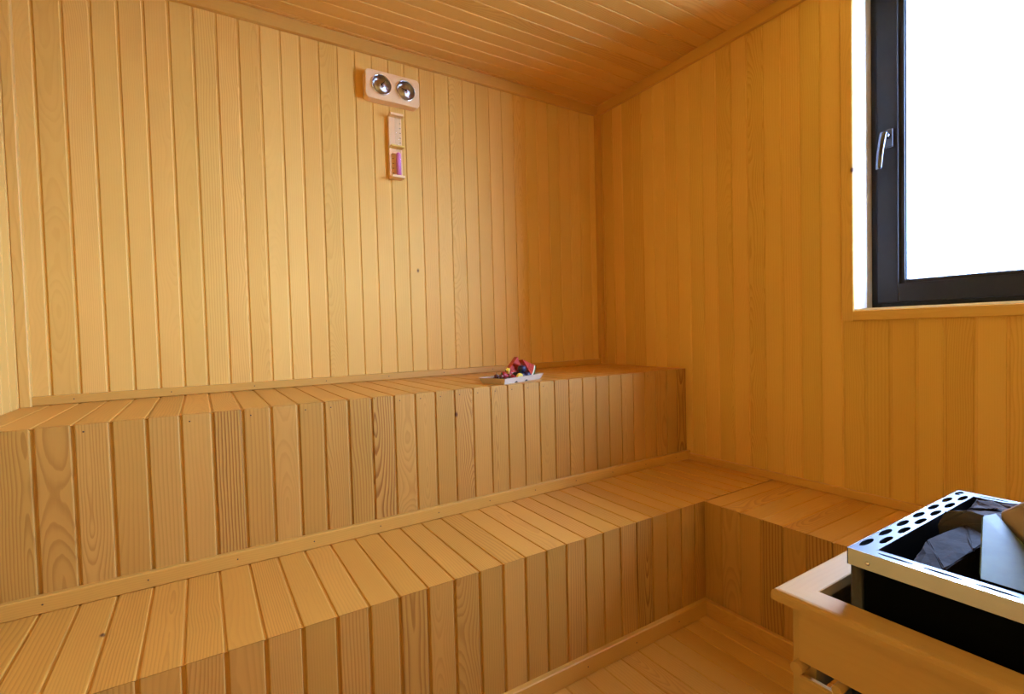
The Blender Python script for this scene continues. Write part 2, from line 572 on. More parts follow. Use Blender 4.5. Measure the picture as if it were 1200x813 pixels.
# ------------------------------------------------------------------ benches
M['front_knot'] = wood('pine_front_knotted', **FR, knot=[(0.077, 0.405, 0.009)])
M['tread_knot'] = wood('pine_tread_knotted', light=(0.625, 0.325, 0.054), dark=(0.41, 0.17, 0.022), contrast=1.1, knot=[(0.079, 0.24, 0.009)])
TR = 0.020
GAP = 0.0006
ub = thing('upper_bench', 'tall upper wooden bench of planks along the back wall', 'bench', (XL / 2, -DU / 2, ZL - TH))
for (a, b) in cells(XL, 0.0, GX):
    plank(ub, a, b, 0, ZU, (0, 0, 1), (0, -1, 0), -DU + GAP, -0.0185, M['tread'], 0, 1, 'seat_plank')
    mt = M['front_knot'] if abs(a - (GX + 16 * W)) < 0.002 else M['front']
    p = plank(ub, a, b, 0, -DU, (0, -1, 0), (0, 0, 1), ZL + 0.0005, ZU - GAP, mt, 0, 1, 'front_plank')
    if -1.75 < a < -1.0 or random.random() < 0.12:
        nail(p, ((a + b) / 2 - 0.018, -DU - 0.0004, ZU - 0.022), (0, -1, 0))
ut = strip('base_strip', ub, ZL, ZL + 0.048, 2, -DU, (0, -1, 0), XL, 0.0, TR, M['benchtrim'])
for i in range(12):
    nail(ut, (-0.12 - i * 0.235, -DU - TR - 0.0004, ZL + 0.026), (0, -1, 0))

lb = thing('lower_bench', 'low wooden bench of planks in front of the tall upper bench', 'bench', (XL / 2, -(DU + DL) / 2, 0))
for (a, b) in cells(XL, 0.0, GX):
    mt = M['tread_knot'] if abs(a - (GX + 2 * W)) < 0.002 else M['tread']
    plank(lb, a, b, 0, ZL, (0, 0, 1), (0, -1, 0), -DL + GAP, -DU - 0.001, mt, 0, 1, 'seat_plank')
for (a, b) in cells(XL, -DR + TH, GX):
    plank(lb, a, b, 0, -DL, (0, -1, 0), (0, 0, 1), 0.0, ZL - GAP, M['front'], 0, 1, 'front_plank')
lt = strip('base_strip', lb, 0.0, 0.066, 2, -DL, (0, -1, 0), XL, -DR, TR, M['benchtrim'])
for i in range(9):
    nail(lt, (-DR - 0.19 - i * 0.24, -DL - TR - 0.0004, 0.034), (0, -1, 0))
wt = strip('wall_strip', lb, ZL, ZL + 0.035, 2, 0.0, (-1, 0, 0), -DL, -DU - TR, TR, M['benchtrim'])

sb = thing('side_bench', 'short wooden side bench of planks under the window beside the heater', 'bench', (-DR / 2, -(DL + YE) / 2, 0))
for (a, b) in cells(-YE, -DL, -DL - W):
    plank(sb, a, b, 1, ZL, (0, 0, 1), (-1, 0, 0), -DR + GAP, 0.0, M['tread'], 0, 1, 'seat_plank')
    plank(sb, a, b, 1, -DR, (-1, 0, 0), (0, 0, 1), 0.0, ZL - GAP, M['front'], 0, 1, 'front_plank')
for (a, b) in cells(-DR + TH, 0.0, GX):
    plank(sb, a, b, 0, -YE, (0, -1, 0), (0, 0, 1), 0.0, ZL - TH - GAP, M['front'], 0, 0, 'end_plank')
strip('base_strip', sb, 0.0, 0.066, 2, -DR, (-1, 0, 0), -YE, -DL - TR, TR, M['benchtrim'])
strip('wall_strip', sb, ZL, ZL + 0.035, 2, 0.0, (-1, 0, 0), -YE, -DL, TR, M['benchtrim'])

# ------------------------------------------------------------------ window
win = link('window_1', None, None, Matrix.Translation((0, (WY0 + WY1) / 2, WZ0)))
tag(win, kind='structure')
I4 = Matrix.Identity(4)
XF = 0.140                                                         # inner face of the frame
boxes('reveal', [(0.0, XF - 0.032, WY0, WY0 + 0.0195, WZ0 - 0.012, WZ1)], win, M['plaster'], I4)
boxes('reveal', [(0.0, XF - 0.032, WY1 - 0.02, WY1, WZ0 - 0.012, WZ1)], win, M['plaster'], I4)
boxes('reveal', [(0.0, XF, WY1, WY0, WZ1, WZ1 + 0.012)], win, M['plaster'], I4)
boxes('sealing_strip', [(XF - 0.032, XF + 0.07, WY0 - 0.001, WY0 + 0.02, WZ0 - 0.012, WZ1)], win, M['strip'], I4)
boxes('sealing_strip', [(XF - 0.032, XF + 0.07, WY1 - 0.02, WY1 + 0.001, WZ0 - 0.012, WZ1)], win, M['strip'], I4)
boxes('sill', [(0.004, XF + 0.07, WY1, WY0, WZ0 - 0.012, WZ0 + 0.006)], win, M['plaster'], I4)
KM = wood('pine_casing_knotted', contrast=0.45, tint=0.08, knot=[(0.003, 0.62, 0.010)])
CW = 0.046
strip('casing', win, WY0, WY0 + CW, 1, 0.0, (-1, 0, 0), WZ0 - CW + 0.002, ZC, 0.012, KM)
strip('casing', win, WY1 - CW, WY1, 1, 0.0, (-1, 0, 0), WZ0 - CW + 0.002, ZC, 0.012)
strip('casing', win, WZ0 - CW + 0.002, WZ0 - 0.002, 2, 0.0, (-1, 0, 0), WY1, WY0, 0.012)


def ring(name, y0, y1, z0, z1, w, x0, x1, mat, bevel=0.002, parent=win):
    """rectangular frame in the window plane; y0 > y1"""
    return boxes(name, [(x0, x1, y0 - w, y0, z0, z1), (x0, x1, y1, y1 + w, z0, z1), (x0, x1, y1 + w, y0 - w, z0, z0 + w), (x0, x1, y1 + w, y0 - w, z1 - w, z1)], parent, mat, I4, bevel)


fy0, fy1, fz0, fz1 = WY0 - 0.001, WY1 + 0.001, WZ0 + 0.006, WZ1
ring('outer_frame', fy0, fy1, fz0, fz1, 0.040, XF + 0.012, XF + 0.075, M['frame'])
sash = ring('sash', fy0 - 0.024, fy1 + 0.024, fz0 + 0.022, fz1 - 0.022, 0.076, XF, XF + 0.055, M['frame'], 0.003)
ring('glazing_bead', fy0 - 0.098, fy1 + 0.098, fz0 + 0.092, fz1 - 0.096, 0.021, XF + 0.012, XF + 0.045, M['frame'], 0.003)
ring('gasket', fy0 - 0.117, fy1 + 0.117, fz0 + 0.110, fz1 - 0.114, 0.006, XF + 0.020, XF + 0.040, M['gasket'], 0.0)
boxes('pane', [(XF + 0.026, XF + 0.032, fy1 + 0.112, fy0 - 0.112, fz0 + 0.105, fz1 - 0.110)], win, M['glass'], I4)
# handle
hy, hz = -1.612, 1.985
hb = boxes('handle', [(XF - 0.010, XF + 0.001, hy - 0.014, hy + 0.014, hz - 0.045, hz + 0.030)], win, M['darksteel'], I4, 0.004)
cyl('handle_neck', (XF - 0.006, hy, hz), (XF - 0.046, hy, hz), 0.0105, 0.0100, hb, M['handle'], 20, I4)
bm = bmesh.new()
prev = None
N = 14
for i in range(N + 1):
    t = i / N
    z = hz + 0.014 - t * 0.150
    xo = XF - 0.046 - 0.012 * math.sin(t * math.pi * 0.9) - 0.004 * t
    yo = hy + 0.004 + 0.014 * t ** 1.4
    hw = 0.0135 - 0.003 * t
    ht = 0.0075 - 0.0015 * t
    ringv = [bm.verts.new((xo + ht * math.cos(k * math.pi / 6), yo + hw * math.sin(k * math.pi / 6), z)) for k in range(12)]
    if prev:
        for k in range(12):
            f = bm.faces.new((prev[k], prev[(k + 1) % 12], ringv[(k + 1) % 12], ringv[k]))
            f.smooth = True
    else:
        bm.faces.new(ringv)
    prev = ringv
bm.faces.new(prev)
link('lever', to_mesh(bm, 'lever', True), hb, I4, M['handle'])

# ------------------------------------------------------------------ heater in its wooden guard
ZR, ZS = 0.750, 0.832
gx0, gx1, gy0, gy1 = -1.465, -0.720, -2.620, -2.034
RW, RT = 0.055, 0.020
gd = thing('heater_guard', 'pale wooden guard railing with mitred rim around the heater', 'guard', ((gx0 + gx1) / 2, (gy0 + gy1) / 2, 0))


def rim(name, L, origin, a, inward):
    """mitred rim board: local x inward, z along, y up; rounded outer arris"""
    a, inward = Vector(a), Vector(inward)
    pr = [(0.0, -RT), (RW, -RT), (RW, -0.0015), (RW - 0.0015, 0), (0.009, 0), (0.0045, -0.0012), (0.0014, -0.0042), (0.0, -0.009)]
    bm = bmesh.new()
    A = [bm.verts.new(Vector(origin) + inward * x + a * (x) + Vector((0, 0, y))) for x, y in pr]
    C = [bm.verts.new(Vector(origin) + inward * x + a * (L - x) + Vector((0, 0, y))) for x, y in pr]
    k = len(pr)
    bm.faces.new(A); bm.faces.new(C)
    for i in range(k):
        bm.faces.new((A[i], A[(i + 1) % k], C[(i + 1) % k], C[i]))
    mw = Matrix.Translation(origin) @ Matrix(((inward.x, 0, a.x, 0), (inward.y, 0, a.y, 0), (0, 1, 0, 0), (0, 0, 0, 1)))
    for v in bm.verts:
        v.co = mw.inverted() @ v.co
    return link(name, to_mesh(bm, name), gd, mw, M['guard'])


rim('rim_board', gy1 - gy0, (gx0, gy1, ZR), (0, -1, 0), (1, 0, 0))
rim('rim_board', gx1 - gx0, (gx0, gy1, ZR), (1, 0, 0), (0, -1, 0))
rim('rim_board', gy1 - gy0, (gx1, gy1, ZR), (0, -1, 0), (-1, 0, 0))
rim('rim_board', gx1 - gx0, (gx0, gy0, ZR), (1, 0, 0), (0, 1, 0))
# legs, stacked side boards and the dowels between them
lx, ly = 0.028, 0.040
for sx, sy in ((0, 0), (0, 1), (1, 0), (1, 1)):
    x = gx0 + 0.034 if sx == 0 else gx1 - 0.034 - lx
    y = gy0 + 0.020 if sy == 0 else gy1 - 0.020 - ly
    boxes('leg', [(x, x + lx, y, y + ly, 0.0, ZR - RT)], gd, M['guard'], I4, 0.002)


def board_z(name, x0, x1, y0, y1, z0, z1, along):
    """board whose grain follows `along` (x or y)"""
    L = (x1 - x0) if along == 'x' else (y1 - y0)
    hgt = z1 - z0
    t = (y1 - y0) if along == 'x' else (x1 - x0)
    c = 0.0025
    pr = [(0, c), (0, t - c), (c, t), (hgt - c, t), (hgt, t - c), (hgt, c), (hgt - c, 0), (c, 0)]
    key = ('b', round(L, 4), round(hgt, 4), round(t, 4))
    if key not in CACHE:
        CACHE[key] = prism(pr, L, name='board')
    if along == 'y':
        n, a, org = (-1, 0, 0), (0, -1, 0), (x1, y1, z0)     # n x a = (0,0,1)
    else:
        n, a, org = (0, -1, 0), (1, 0, 0), (x0, y1, z0)      # n x a = (0,0,1)
    return link(name, CACHE[key], gd, frame_m(org, n, a), M['guard'])


bz = [(0.634, 0.726), (0.520, 0.610), (0.406, 0.496), (0.292, 0.382), (0.178, 0.268)]
for z0, z1 in bz:
    board_z('side_board', gx0 + 0.013, gx0 + 0.026, gy0 + 0.042, gy1 - 0.042, z0, z1, 'y')
    board_z('side_board', gx1 - 0.026, gx1 - 0.013, gy0 + 0.042, gy1 - 0.042, z0, z1, 'y')
    board_z('side_board', gx0 + 0.058, gx1 - 0.058, gy1 - 0.020, gy1 - 0.007, z0, z1, 'x')
    board_z('side_board', gx0 + 0.058, gx1 - 0.058, gy0 + 0.007, gy0 + 0.020, z0, z1, 'x')
for z0, z1 in bz[:-1]:
    for yy in (gy1 - 0.040, gy1 - 0.105, gy0 + 0.105, gy0 + 0.040):
        zc = z0 - 0.012
        cyl('dowel', (gx0 + 0.006, yy, zc), (gx0 + 0.056, yy, zc), 0.0105 if abs(yy - gy1) < 0.05 else 0.008, 0.0105 if abs(yy - gy1) < 0.05 else 0.008, gd, M['guard'], 14, I4)

ht = thing('sauna_heater', 'stainless steel sauna heater with slotted top frame inside the wooden guard', 'heater', (-1.12, -2.34, 0))
hx0, hx1, hy1, hy0 = -1.3801, -0.8626, -2.1207, -2.5560


def slot_plate(x0, x1, y0, y1, z, slots):
    """flat sheet pierced by elliptical slots (centre x, y, half length, half width), with a short turned-down edge"""
    from mathutils.geometry import tessellate_polygon
    n = 20
    loops = [[Vector((x0, y0, 0)), Vector((x1, y0, 0)), Vector((x1, y1, 0)), Vector((x0, y1, 0))]]
    for cx_, cy_, la, lb_ in slots:
        loops.append([Vector((cx_ + la * math.cos(-2 * math.pi * i / n), cy_ + lb_ * math.sin(-2 * math.pi * i / n), 0)) for i in range(n)])
    flat = [v for l in loops for v in l]
    bm = bmesh.new()
    vs = [bm.verts.new((v.x, v.y, z)) for v in flat]
    for t in tessellate_polygon(loops):
        try:
            bm.faces.new([vs[i] for i in t])
        except ValueError:
            pass
    k = 4
    for _ in slots:
        lw_ = [bm.verts.new((v.x, v.y, z - 0.003)) for v in flat[k:k + n]]
        for i in range(n):
            bm.faces.new((vs[k + i], vs[k + (i + 1) % n], lw_[(i + 1) % n], lw_[i]))
        k += n
    return bm


SW = 0.0335
P_ = 0.0743
def rows(ya, yb):
    out = [(hx0 + 0.0495 + k * P_, ya, 0.0242, 0.0057) for k in range(6)] + [(hx0 + 0.0495 + 6 * P_ - 0.004, ya, 0.017, 0.0060)]
    return out + [(hx0 + 0.0495 + (k + 0.5) * P_, yb, 0.0242, 0.0057) for k in range(6)]
link('top_strip', to_mesh(slot_plate(hx0, hx1, hy1 - SW, hy1, ZS, rows(hy1 - 0.0095, hy1 - 0.0250)), 'top_strip'), ht, I4, M['steel'])
link('top_strip', to_mesh(slot_plate(hx0, hx1, hy0, hy0 + SW, ZS, rows(hy0 + 0.0095, hy0 + 0.0250)), 'top_strip'), ht, I4, M['steel'])
for xa, xc in ((hx0, hx0 + 0.016), (hx1 - 0.028, hx1 - 0.016)):
    step = (hy1 - hy0 - 2 * SW) / 6
    sl = [(xc, hy1 - SW - (k + 0.5) * step, 0.0035, step / 2 - 0.006) for k in range(6)]
    link('side_strip', to_mesh(slot_plate(xa, xa + 0.028, hy0 + SW, hy1 - SW, ZS, sl), 'side_strip'), ht, I4, M['steel'])
# folded lips: outside 28 mm, inside 45 mm
LP = 0.028
lip = boxes('outer_lip', [(hx0, hx0 + 0.0015, hy0, hy1, ZS - LP, ZS + 0.0002), (hx1 - 0.0015, hx1, hy0, hy1, ZS - LP, ZS + 0.0002),
                          (hx0, hx1, hy1 - 0.0015, hy1, ZS - LP, ZS + 0.0002), (hx0, hx1, hy0, hy0 + 0.0015, ZS - LP, ZS + 0.0002)], ht, M['lipsteel'], I4)
ix0, ix1, iy0, iy1 = hx0 + 0.028, hx1 - 0.028, hy0 + SW, hy1 - SW
boxes('inner_lip', [(ix0 - 0.001, ix0 + 0.001, iy0, iy1, ZS - 0.09, ZS + 0.0002), (ix1 - 0.001, ix1 + 0.001, iy0, iy1, ZS - 0.09, ZS + 0.0002),
                    (ix0, ix1, iy1 - 0.001, iy1 + 0.001, ZS - 0.09, ZS + 0.0002), (ix0, ix1, iy0 - 0.001, iy0 + 0.001, ZS - 0.09, ZS + 0.0002)], ht, M['steel'], I4)
for yy in (hy1 - 0.031, hy0 + 0.031):
    lathe('screw', [(0.0, 0.0022), (0.0018, 0.002), (0.0032, 0.0008), (0.0034, 0.0)], lip, M['chrome'],
          Matrix.Translation((hx0, yy, ZS - 0.017)) @ Matrix.Rotation(-math.pi / 2, 4, 'Y'), 12)
for cx in (hx0 + 0.012, hx1 - 0.012):
    for cy in (hy1 - 0.012, hy0 + 0.012):
        cyl('corner_post', (cx, cy, 0.10), (cx, cy, ZS - 0.003), 0.0105, 0.0105, ht, M['darksteel'], 18, I4)
boxes('body', [(hx0 + 0.010, ix0 - 0.002, hy0 + 0.010, hy1 - 0.010, 0.12, ZS - 0.03), (ix1 + 0.002, hx1 - 0.010, hy0 + 0.010, hy1 - 0.010, 0.12, ZS - 0.03),
               (ix0, ix1, iy1 + 0.002, hy1 - 0.010, 0.12, ZS - 0.03), (ix0, ix1, hy0 + 0.010, iy0 - 0.002, 0.12, ZS - 0.03),
               (ix0 - 0.004, ix1 + 0.004, iy0 - 0.004, iy1 + 0.004, 0.12, ZS - 0.13)], ht, M['black'], I4)
boxes('base_pan', [(gx0 + 0.062, gx1 - 0.062, gy0 + 0.064, gy1 - 0.064, 0.10, 0.12)], ht, M['black'], I4)
for cx in (hx0 + 0.012, hx1 - 0.012):
    for cy in (hy1 - 0.012, hy0 + 0.012):
        cyl('foot', (cx, cy, 0.0), (cx, cy, 0.10), 0.018, 0.014, ht, M['darksteel'], 14, I4)


def hull(name, pts, mat, label, sub=2, rough=0.003, group='stones in the heater'):
    c = sum((Vector(p) for p in pts), Vector()) / len(pts)
    bm = bmesh.new()
    for p in pts:
        bm.verts.new(Vector(p) - c)
    r = bmesh.ops.convex_hull(bm, input=bm.verts)
    bmesh.ops.delete(bm, geom=[g for g in r['geom_interior'] if isinstance(g, bmesh.types.BMVert)], context='VERTS')
    bmesh.ops.dissolve_limit(bm, angle_limit=0.05, verts=bm.verts, edges=bm.edges)
    bmesh.ops.bevel(bm, geom=list(bm.edges), offset=0.0022, segments=1, affect='EDGES')
    if sub:
        bmesh.ops.triangulate(bm, faces=bm.faces)
        bmesh.ops.subdivide_edges(bm, edges=bm.edges, cuts=sub, use_grid_fill=True)
        rs = random.Random(len(label))
        for v in bm.verts:
            v.co += Vector((rs.uniform(-1, 1), rs.uniform(-1, 1), rs.uniform(-1, 1))) * rough
        if rough < 0.002:
            for f in bm.faces:
                f.smooth = False
    o = link(name, to_mesh(bm, name), None, Matrix.Translation(c), mat)
    return tag(o, label, 'stone', group)


# pale slab lying across the near edge, lit from the window, and the block that rises behind it
hull('sauna_stone', [(-1.3470, -2.2835, 0.8339), (-1.1738, -2.2418, 0.8784), (-1.1530, -2.2541, 0.8821), (-1.2259, -2.3052, 0.8632), (-1.3470, -2.3923, 0.8339),
                     (-1.3404, -2.2882, 0.8344), (-1.1653, -2.2484, 0.8367), (-1.2259, -2.3052, 0.8367), (-1.3404, -2.3885, 0.8344)],
     M['stone_green'], 'smooth pale green slab lying across the near edge of the heater', 0)
hull('sauna_stone', [(-1.1492, -2.2603, 0.8225), (-1.1492, -2.2603, 0.8850), (-1.3432, -2.3998, 0.8367), (-1.2259, -2.3128, 0.9380), (-1.3404, -2.3998, 1.0070), (-1.0991, -2.3128, 0.9172),
                     (-1.0991, -2.2939, 0.8225), (-1.2221, -2.4452, 1.0023), (-1.2126, -2.4452, 0.8225)],
     M['stone_tan'], 'smooth tan stone block rising behind the pale green slab', 0)
hull('sauna_stone', [(-1.3186, -2.1851, 0.8017), (-1.2126, -2.1784, 0.8254), (-1.1199, -2.2040, 0.8396), (-1.1464, -2.2484, 0.8339), (-1.2174, -2.2428, 0.8282), (-1.3025, -2.2295, 0.8131),
                     (-1.3072, -2.1898, 0.7563), (-1.1369, -2.1992, 0.7563), (-1.1464, -2.2418, 0.7563), (-1.2978, -2.2229, 0.7563)],
     M['stone_dark'], 'dark grey flat stone in the near corner of the heater', 3, 0.0012)
hull('sauna_stone', [(-1.1123, -2.1614, 0.8225), (-1.1038, -2.1709, 0.8509), (-1.1086, -2.2040, 0.8623), (-1.0660, -2.2484, 0.8623), (-1.1086, -2.2607, 0.8557), (-1.1114, -2.1709, 0.7468), (-1.1086, -2.2560, 0.7468), (-1.0660, -2.1614, 0.7468), (-1.0688, -2.1614, 0.8225), (-1.0660, -2.2560, 0.7468)],
     M['stone_mid'], 'light grey stone behind the dark flat stone in the heater', 3, 0.0012)
hull('sauna_stone', [(-1.0565, -2.1614, 0.8013), (-1.0329, -2.1851, 0.8438), (-1.0281, -2.2229, 0.8552), (-1.0471, -2.2655, 0.8391), (-0.9903, -2.1709, 0.8249), (-0.9903, -2.2229, 0.8420), (-0.9950, -2.2702, 0.8297), (-1.0518, -2.1709, 0.7468), (-1.0518, -2.2607, 0.7468), (-0.9950, -2.1709, 0.7468), (-0.9950, -2.2655, 0.7468)],
     M['stone_black'], 'black rounded stone in the middle of the heater', 3, 0.0015)
hull('sauna_stone', [(-0.9808, -2.1709, 0.8225), (-0.9761, -2.3033, 0.8367), (-0.9004, -2.1661, 0.8339), (-0.9023, -2.3033, 0.8396), (-0.9761, -2.1709, 0.7468), (-0.9761, -2.2939, 0.7468), (-0.9004, -2.1709, 0.7468), (-0.9004, -2.2939, 0.7468)],
     M['stone_brown'], 'rough brown stone at the far end of the heater', 4, 0.003)
hull('sauna_stone', [(-1.0707, -2.3412, 0.8225), (-1.0707, -2.4642, 0.8509), (-0.9761, -2.3317, 0.8509), (-0.9572, -2.4736, 0.8415), (-1.0707, -2.3412, 0.7468), (-1.0707, -2.4642, 0.7468), (-0.9761, -2.3412, 0.7468), (-0.9666, -2.4642, 0.7468)],
     M['stone_dark'], 'dark grey stone behind the tan stone block in the heater', 3, 0.002)

# ------------------------------------------------------------------ thermometer / hygrometer board and sand timer on the back wall
tx0, tx1, tz0, tz1 = -1.568, -1.285, 2.404, 2.547
ty = -0.050
th = thing('thermometer_board', 'wooden board with two round metal dials high on the back wall', 'thermometer', ((tx0 + tx1) / 2, 0, tz0))


def rounded_slab(name, x0, x1, z0, z1, y0, y1, r, parent, mat, along='z', bev=0.003):
    bm = bmesh.new()
    pts = []
    for cx, cz, a0 in ((x1 - r, z1 - r, 0), (x0 + r, z1 - r, 90), (x0 + r, z0 + r, 180), (x1 - r, z0 + r, 270)):
        for k in range(6):
            an = math.radians(a0 + 90 * k / 5)
            pts.append((cx + r * math.cos(an), cz + r * math.sin(an)))
    cx, cz = (x0 + x1) / 2, (z0 + z1) / 2
    def loop(y, ins):
        return [bm.verts.new((cx + (x - cx) * (1 - ins / ((x1 - x0) / 2)), y, cz + (z - cz) * (1 - ins / ((z1 - z0) / 2)))) for x, z in pts]
    L = [loop(y0, 0), loop(y1 + bev, 0), loop(y1 + bev * 0.3, bev * 0.3), loop(y1, bev)]
    bm.faces.new(L[0]); bm.faces.new(L[-1])
    for a, c in zip(L[:-1], L[1:]):
        for i in range(len(a)):
            bm.faces.new((a[i], a[(i + 1) % len(a)], c[(i + 1) % len(c)], c[i]))
    if along == 'z':
        mw = frame_m((x1, y1, z0), (0, -1, 0), (0, 0, 1))
    else:
        mw = frame_m((x0, y1, z0), (0, -1, 0), (1, 0, 0))
    for v in bm.verts:
        v.co = mw.inverted() @ v.co
    return link(name, to_mesh(bm, name), parent, mw, mat)


rounded_slab('board', tx0, tx1, tz0, tz1, -0.001, ty, 0.022, th, M['device'], 'x')
for k, (cx, ang) in enumerate(((-1.489, 40), (-1.362, -75))):
    cz = (tz0 + tz1) / 2 + 0.002
    mw = Matrix.Translation((cx, ty, cz)) @ Matrix.Rotation(math.pi / 2, 4, 'X')       # local z -> -y
    R = 0.051
    dial = lathe('dial', [(0.0, 0.0075), (0.006, 0.0075), (R * 0.93, 0.002), (R * 0.93, 0.0)], th, M['brushed'],
                 Matrix.Translation((cx, ty, cz)) @ Matrix.Rotation(math.pi / 2, 4, 'X'), 48)
    lathe('bezel', [(R * 0.92, 0.0), (R * 0.93, 0.0075), (R * 0.965, 0.010), (R, 0.0075), (R, 0.0)], dial, M['chrome'], mw, 48)
    a = math.radians(ang)
    bm = bmesh.new()
    d, s = Vector((math.sin(a), math.cos(a), 0)), Vector((math.cos(a), -math.sin(a), 0))
    vs = [bm.verts.new(p + Vector((0, 0, 0.0092))) for p in (d * 0.036, s * 0.0022, -d * 0.012, -s * 0.0022)]
    ws = [bm.verts.new(v.co - Vector((0, 0, 0.0008))) for v in vs]
    bm.faces.new(vs); bm.faces.new(ws)
    for i in range(4):
        bm.faces.new((vs[i], vs[(i + 1) % 4], ws[(i + 1) % 4], ws[i]))
    link('needle', to_mesh(bm, 'needle'), dial, mw, M['ink'])
    lathe('hub', [(0.0, 0.0115), (0.0035, 0.011), (0.0045, 0.0085), (0.0045, 0.006)], dial, M['ink'], mw, 16)

sx0, sx1, sz0, sz1 = -1.448, -1.380, 2.027, 2.352
st = thing('sand_timer', 'narrow wooden sand timer with pink sand below the two dials', 'sand timer', ((sx0 + sx1) / 2, 0, sz0))
rounded_slab('back_board', sx0, sx1, sz0, sz1, -0.001, -0.022, 0.004, st, M['device'], 'z', 0.002)
cx = (sx0 + sx1) / 2 + 0.006
zc = (sz0 + sz1) / 2 - 0.004
ycl = -0.042
boxes('end_block', [(sx0, sx1, -0.058, -0.0225, sz0, sz0 + 0.012)], st, M['device'], I4, 0.002)
boxes('end_block', [(sx0, sx1, -0.058, -0.0225, sz1 - 0.012, sz1)], st, M['device'], I4, 0.002)
boxes('clip', [(sx0 - 0.001, sx1 + 0.001, -0.060, -0.0225, zc - 0.004, zc + 0.004)], st, M['lemon'], I4, 0.0015)
gz0, gz1 = sz0 + 0.012, sz1 - 0.012
R = 0.0135
gl = lathe('glass_bulbs', [(0.0, gz0), (R, gz0 + 0.002), (R, zc - 0.022), (0.003, zc), (R, zc + 0.022), (R, gz1 - 0.002), (0.0, gz1)], st, M['clear'], Matrix.Translation((cx, ycl, 0)), 20)
lathe('sand', [(0.0, gz0 + 0.003), (R * 0.9, gz0 + 0.004), (R * 0.9, zc - 0.034), (0.0, zc - 0.024)], gl, M['sand'], Matrix.Translation((cx, ycl, 0)), 20)
for k in range(5):
    z = zc + 0.030 + k * 0.025
    boxes('scale_mark', [(cx + 0.016, cx + 0.024, -0.0226, -0.0219, z - 0.0012, z + 0.0012)], st, M['ink'], I4)
    z = zc - 0.030 - k * 0.025
    boxes('scale_mark', [(cx - 0.026, cx - 0.018, -0.0226, -0.0219, z - 0.0012, z + 0.0012)], st, M['ink'], I4)

# ------------------------------------------------------------------ tray of fruit on the upper bench
TF = Vector((-1.187, -0.672, ZU))
td = Vector((0.93, 0.367, 0)).normalized()
tp = Vector((-td.y, td.x, 0))
TL, TW_, THH = 0.285, 0.125, 0.026
TM = Matrix(((td.x, tp.x, 0, TF.x), (td.y, tp.y, 0, TF.y), (0, 0, 1, TF.z), (0, 0, 0, 1)))     # local: x along the front, y to the back
bm = bmesh.new()
fl, t_ = 0.012, 0.0025


def rect(ins, z):
    return [bm.verts.new(p) for p in ((ins, ins, z), (TL - ins, ins, z), (TL - ins, TW_ - ins, z), (ins, TW_ - ins, z))]


R0, R1, R2, R3, R4 = rect(0.0, 0.0), rect(-fl, THH), rect(-fl - 0.002, THH + 0.0015), rect(-fl + 0.003, THH), rect(0.003, 0.003)
bm.faces.new(R0)
for a, c in ((R0, R1), (R1, R2), (R2, R3), (R3, R4)):
    for i in range(4):
        bm.faces.new((a[i], a[(i + 1) % 4], c[(i + 1) % 4], c[i]))
bm.faces.new(R4)
tray = tag(link('fruit_tray', to_mesh(bm, 'fruit_tray'), None, TM, M['tray']), 'white rectangular tray of fruit at the edge of the upper bench', 'tray')
for xx in (0.085, 0.165):  # black patches painted as the shade in gaps under the tray edge
    bm = bmesh.new()
    vs = [bm.verts.new((xx + 0.011 * math.cos(a), -0.0006 - 0.012 * (0.0 + 0.008 * max(0, math.sin(a))) / 0.026 , 0.0005 + 0.008 * max(0, math.sin(a)))) for a in [math.pi * k / 8 for k in range(9)]]
    ws = [bm.verts.new(v.co + Vector((0, 0.0012, 0))) for v in vs]
    bm.faces.new(vs); bm.faces.new(ws)
    for i in range(9):
        bm.faces.new((vs[i], vs[(i + 1) % 9], ws[(i + 1) % 9], ws[i]))
    link('notch_shade', to_mesh(bm, 'notch_shade'), tray, TM, M['ink'])


def ball(name, p, r, mat, label, cat, group, sq=(1, 1, 1), stem=True, rz=0.0):
    bm = bmesh.new()
    bmesh.ops.create_icosphere(bm, subdivisions=3, radius=r)
    for v in bm.verts:
        h = v.co.z / r
        if h > 0.75:
            v.co.z -= (h - 0.75) * r * 0.9
        v.co.x *= sq[0]; v.co.y *= sq[1]; v.co.z *= sq[2]
    mw = TM @ Matrix.Translation(p) @ Matrix.Rotation(rz, 4, 'Z')
    o = tag(link(name, to_mesh(bm, name, True), None, mw, mat), label, cat, group)
    if stem:
        cyl('stem', (0, 0, r * sq[2] * 0.6), (0.003, 0.002, r * sq[2] + 0.006), 0.0011, 0.0009, o, M['leaf'], 6, mw)
    return o


zt = 0.003
ch = [(0.006, 0.020, 0), (0.008, 0.050, 0), (0.010, 0.080, 0), (0.034, 0.014, 0), (0.036, 0.044, 0), (0.040, 0.074, 0), (0.022, 0.034, 1), (0.026, 0.064, 1), (0.062, 0.014, 0), (0.060, 0.100, 0)]
for (x, y, l) in ch:
    ball('cherry', (x, y, zt + 0.0115 + l * 0.018), 0.0118, M['cherry'], 'dark red cherry at the left end of the fruit tray', 'cherry', 'dark cherries on the tray')
for i, (x, y, z, lab) in enumerate(((0.160, 0.024, 0.0235, 'dark blue plum at the front of the tray beside the yellow slice'),
                                    (0.190, 0.070, 0.0235, 'dark blue plum in the middle of the fruit tray'),
                                    (0.206, 0.024, 0.0235, 'dark blue plum at the front of the tray near the watermelon'),
                                    (0.183, 0.034, 0.056, 'dark blue plum lying on top of the other plums'))):
    ball('plum', (x, y, z), 0.0215, M['plum'], lab, 'plum', 'plums on the tray', (1.0, 0.95, 0.92))


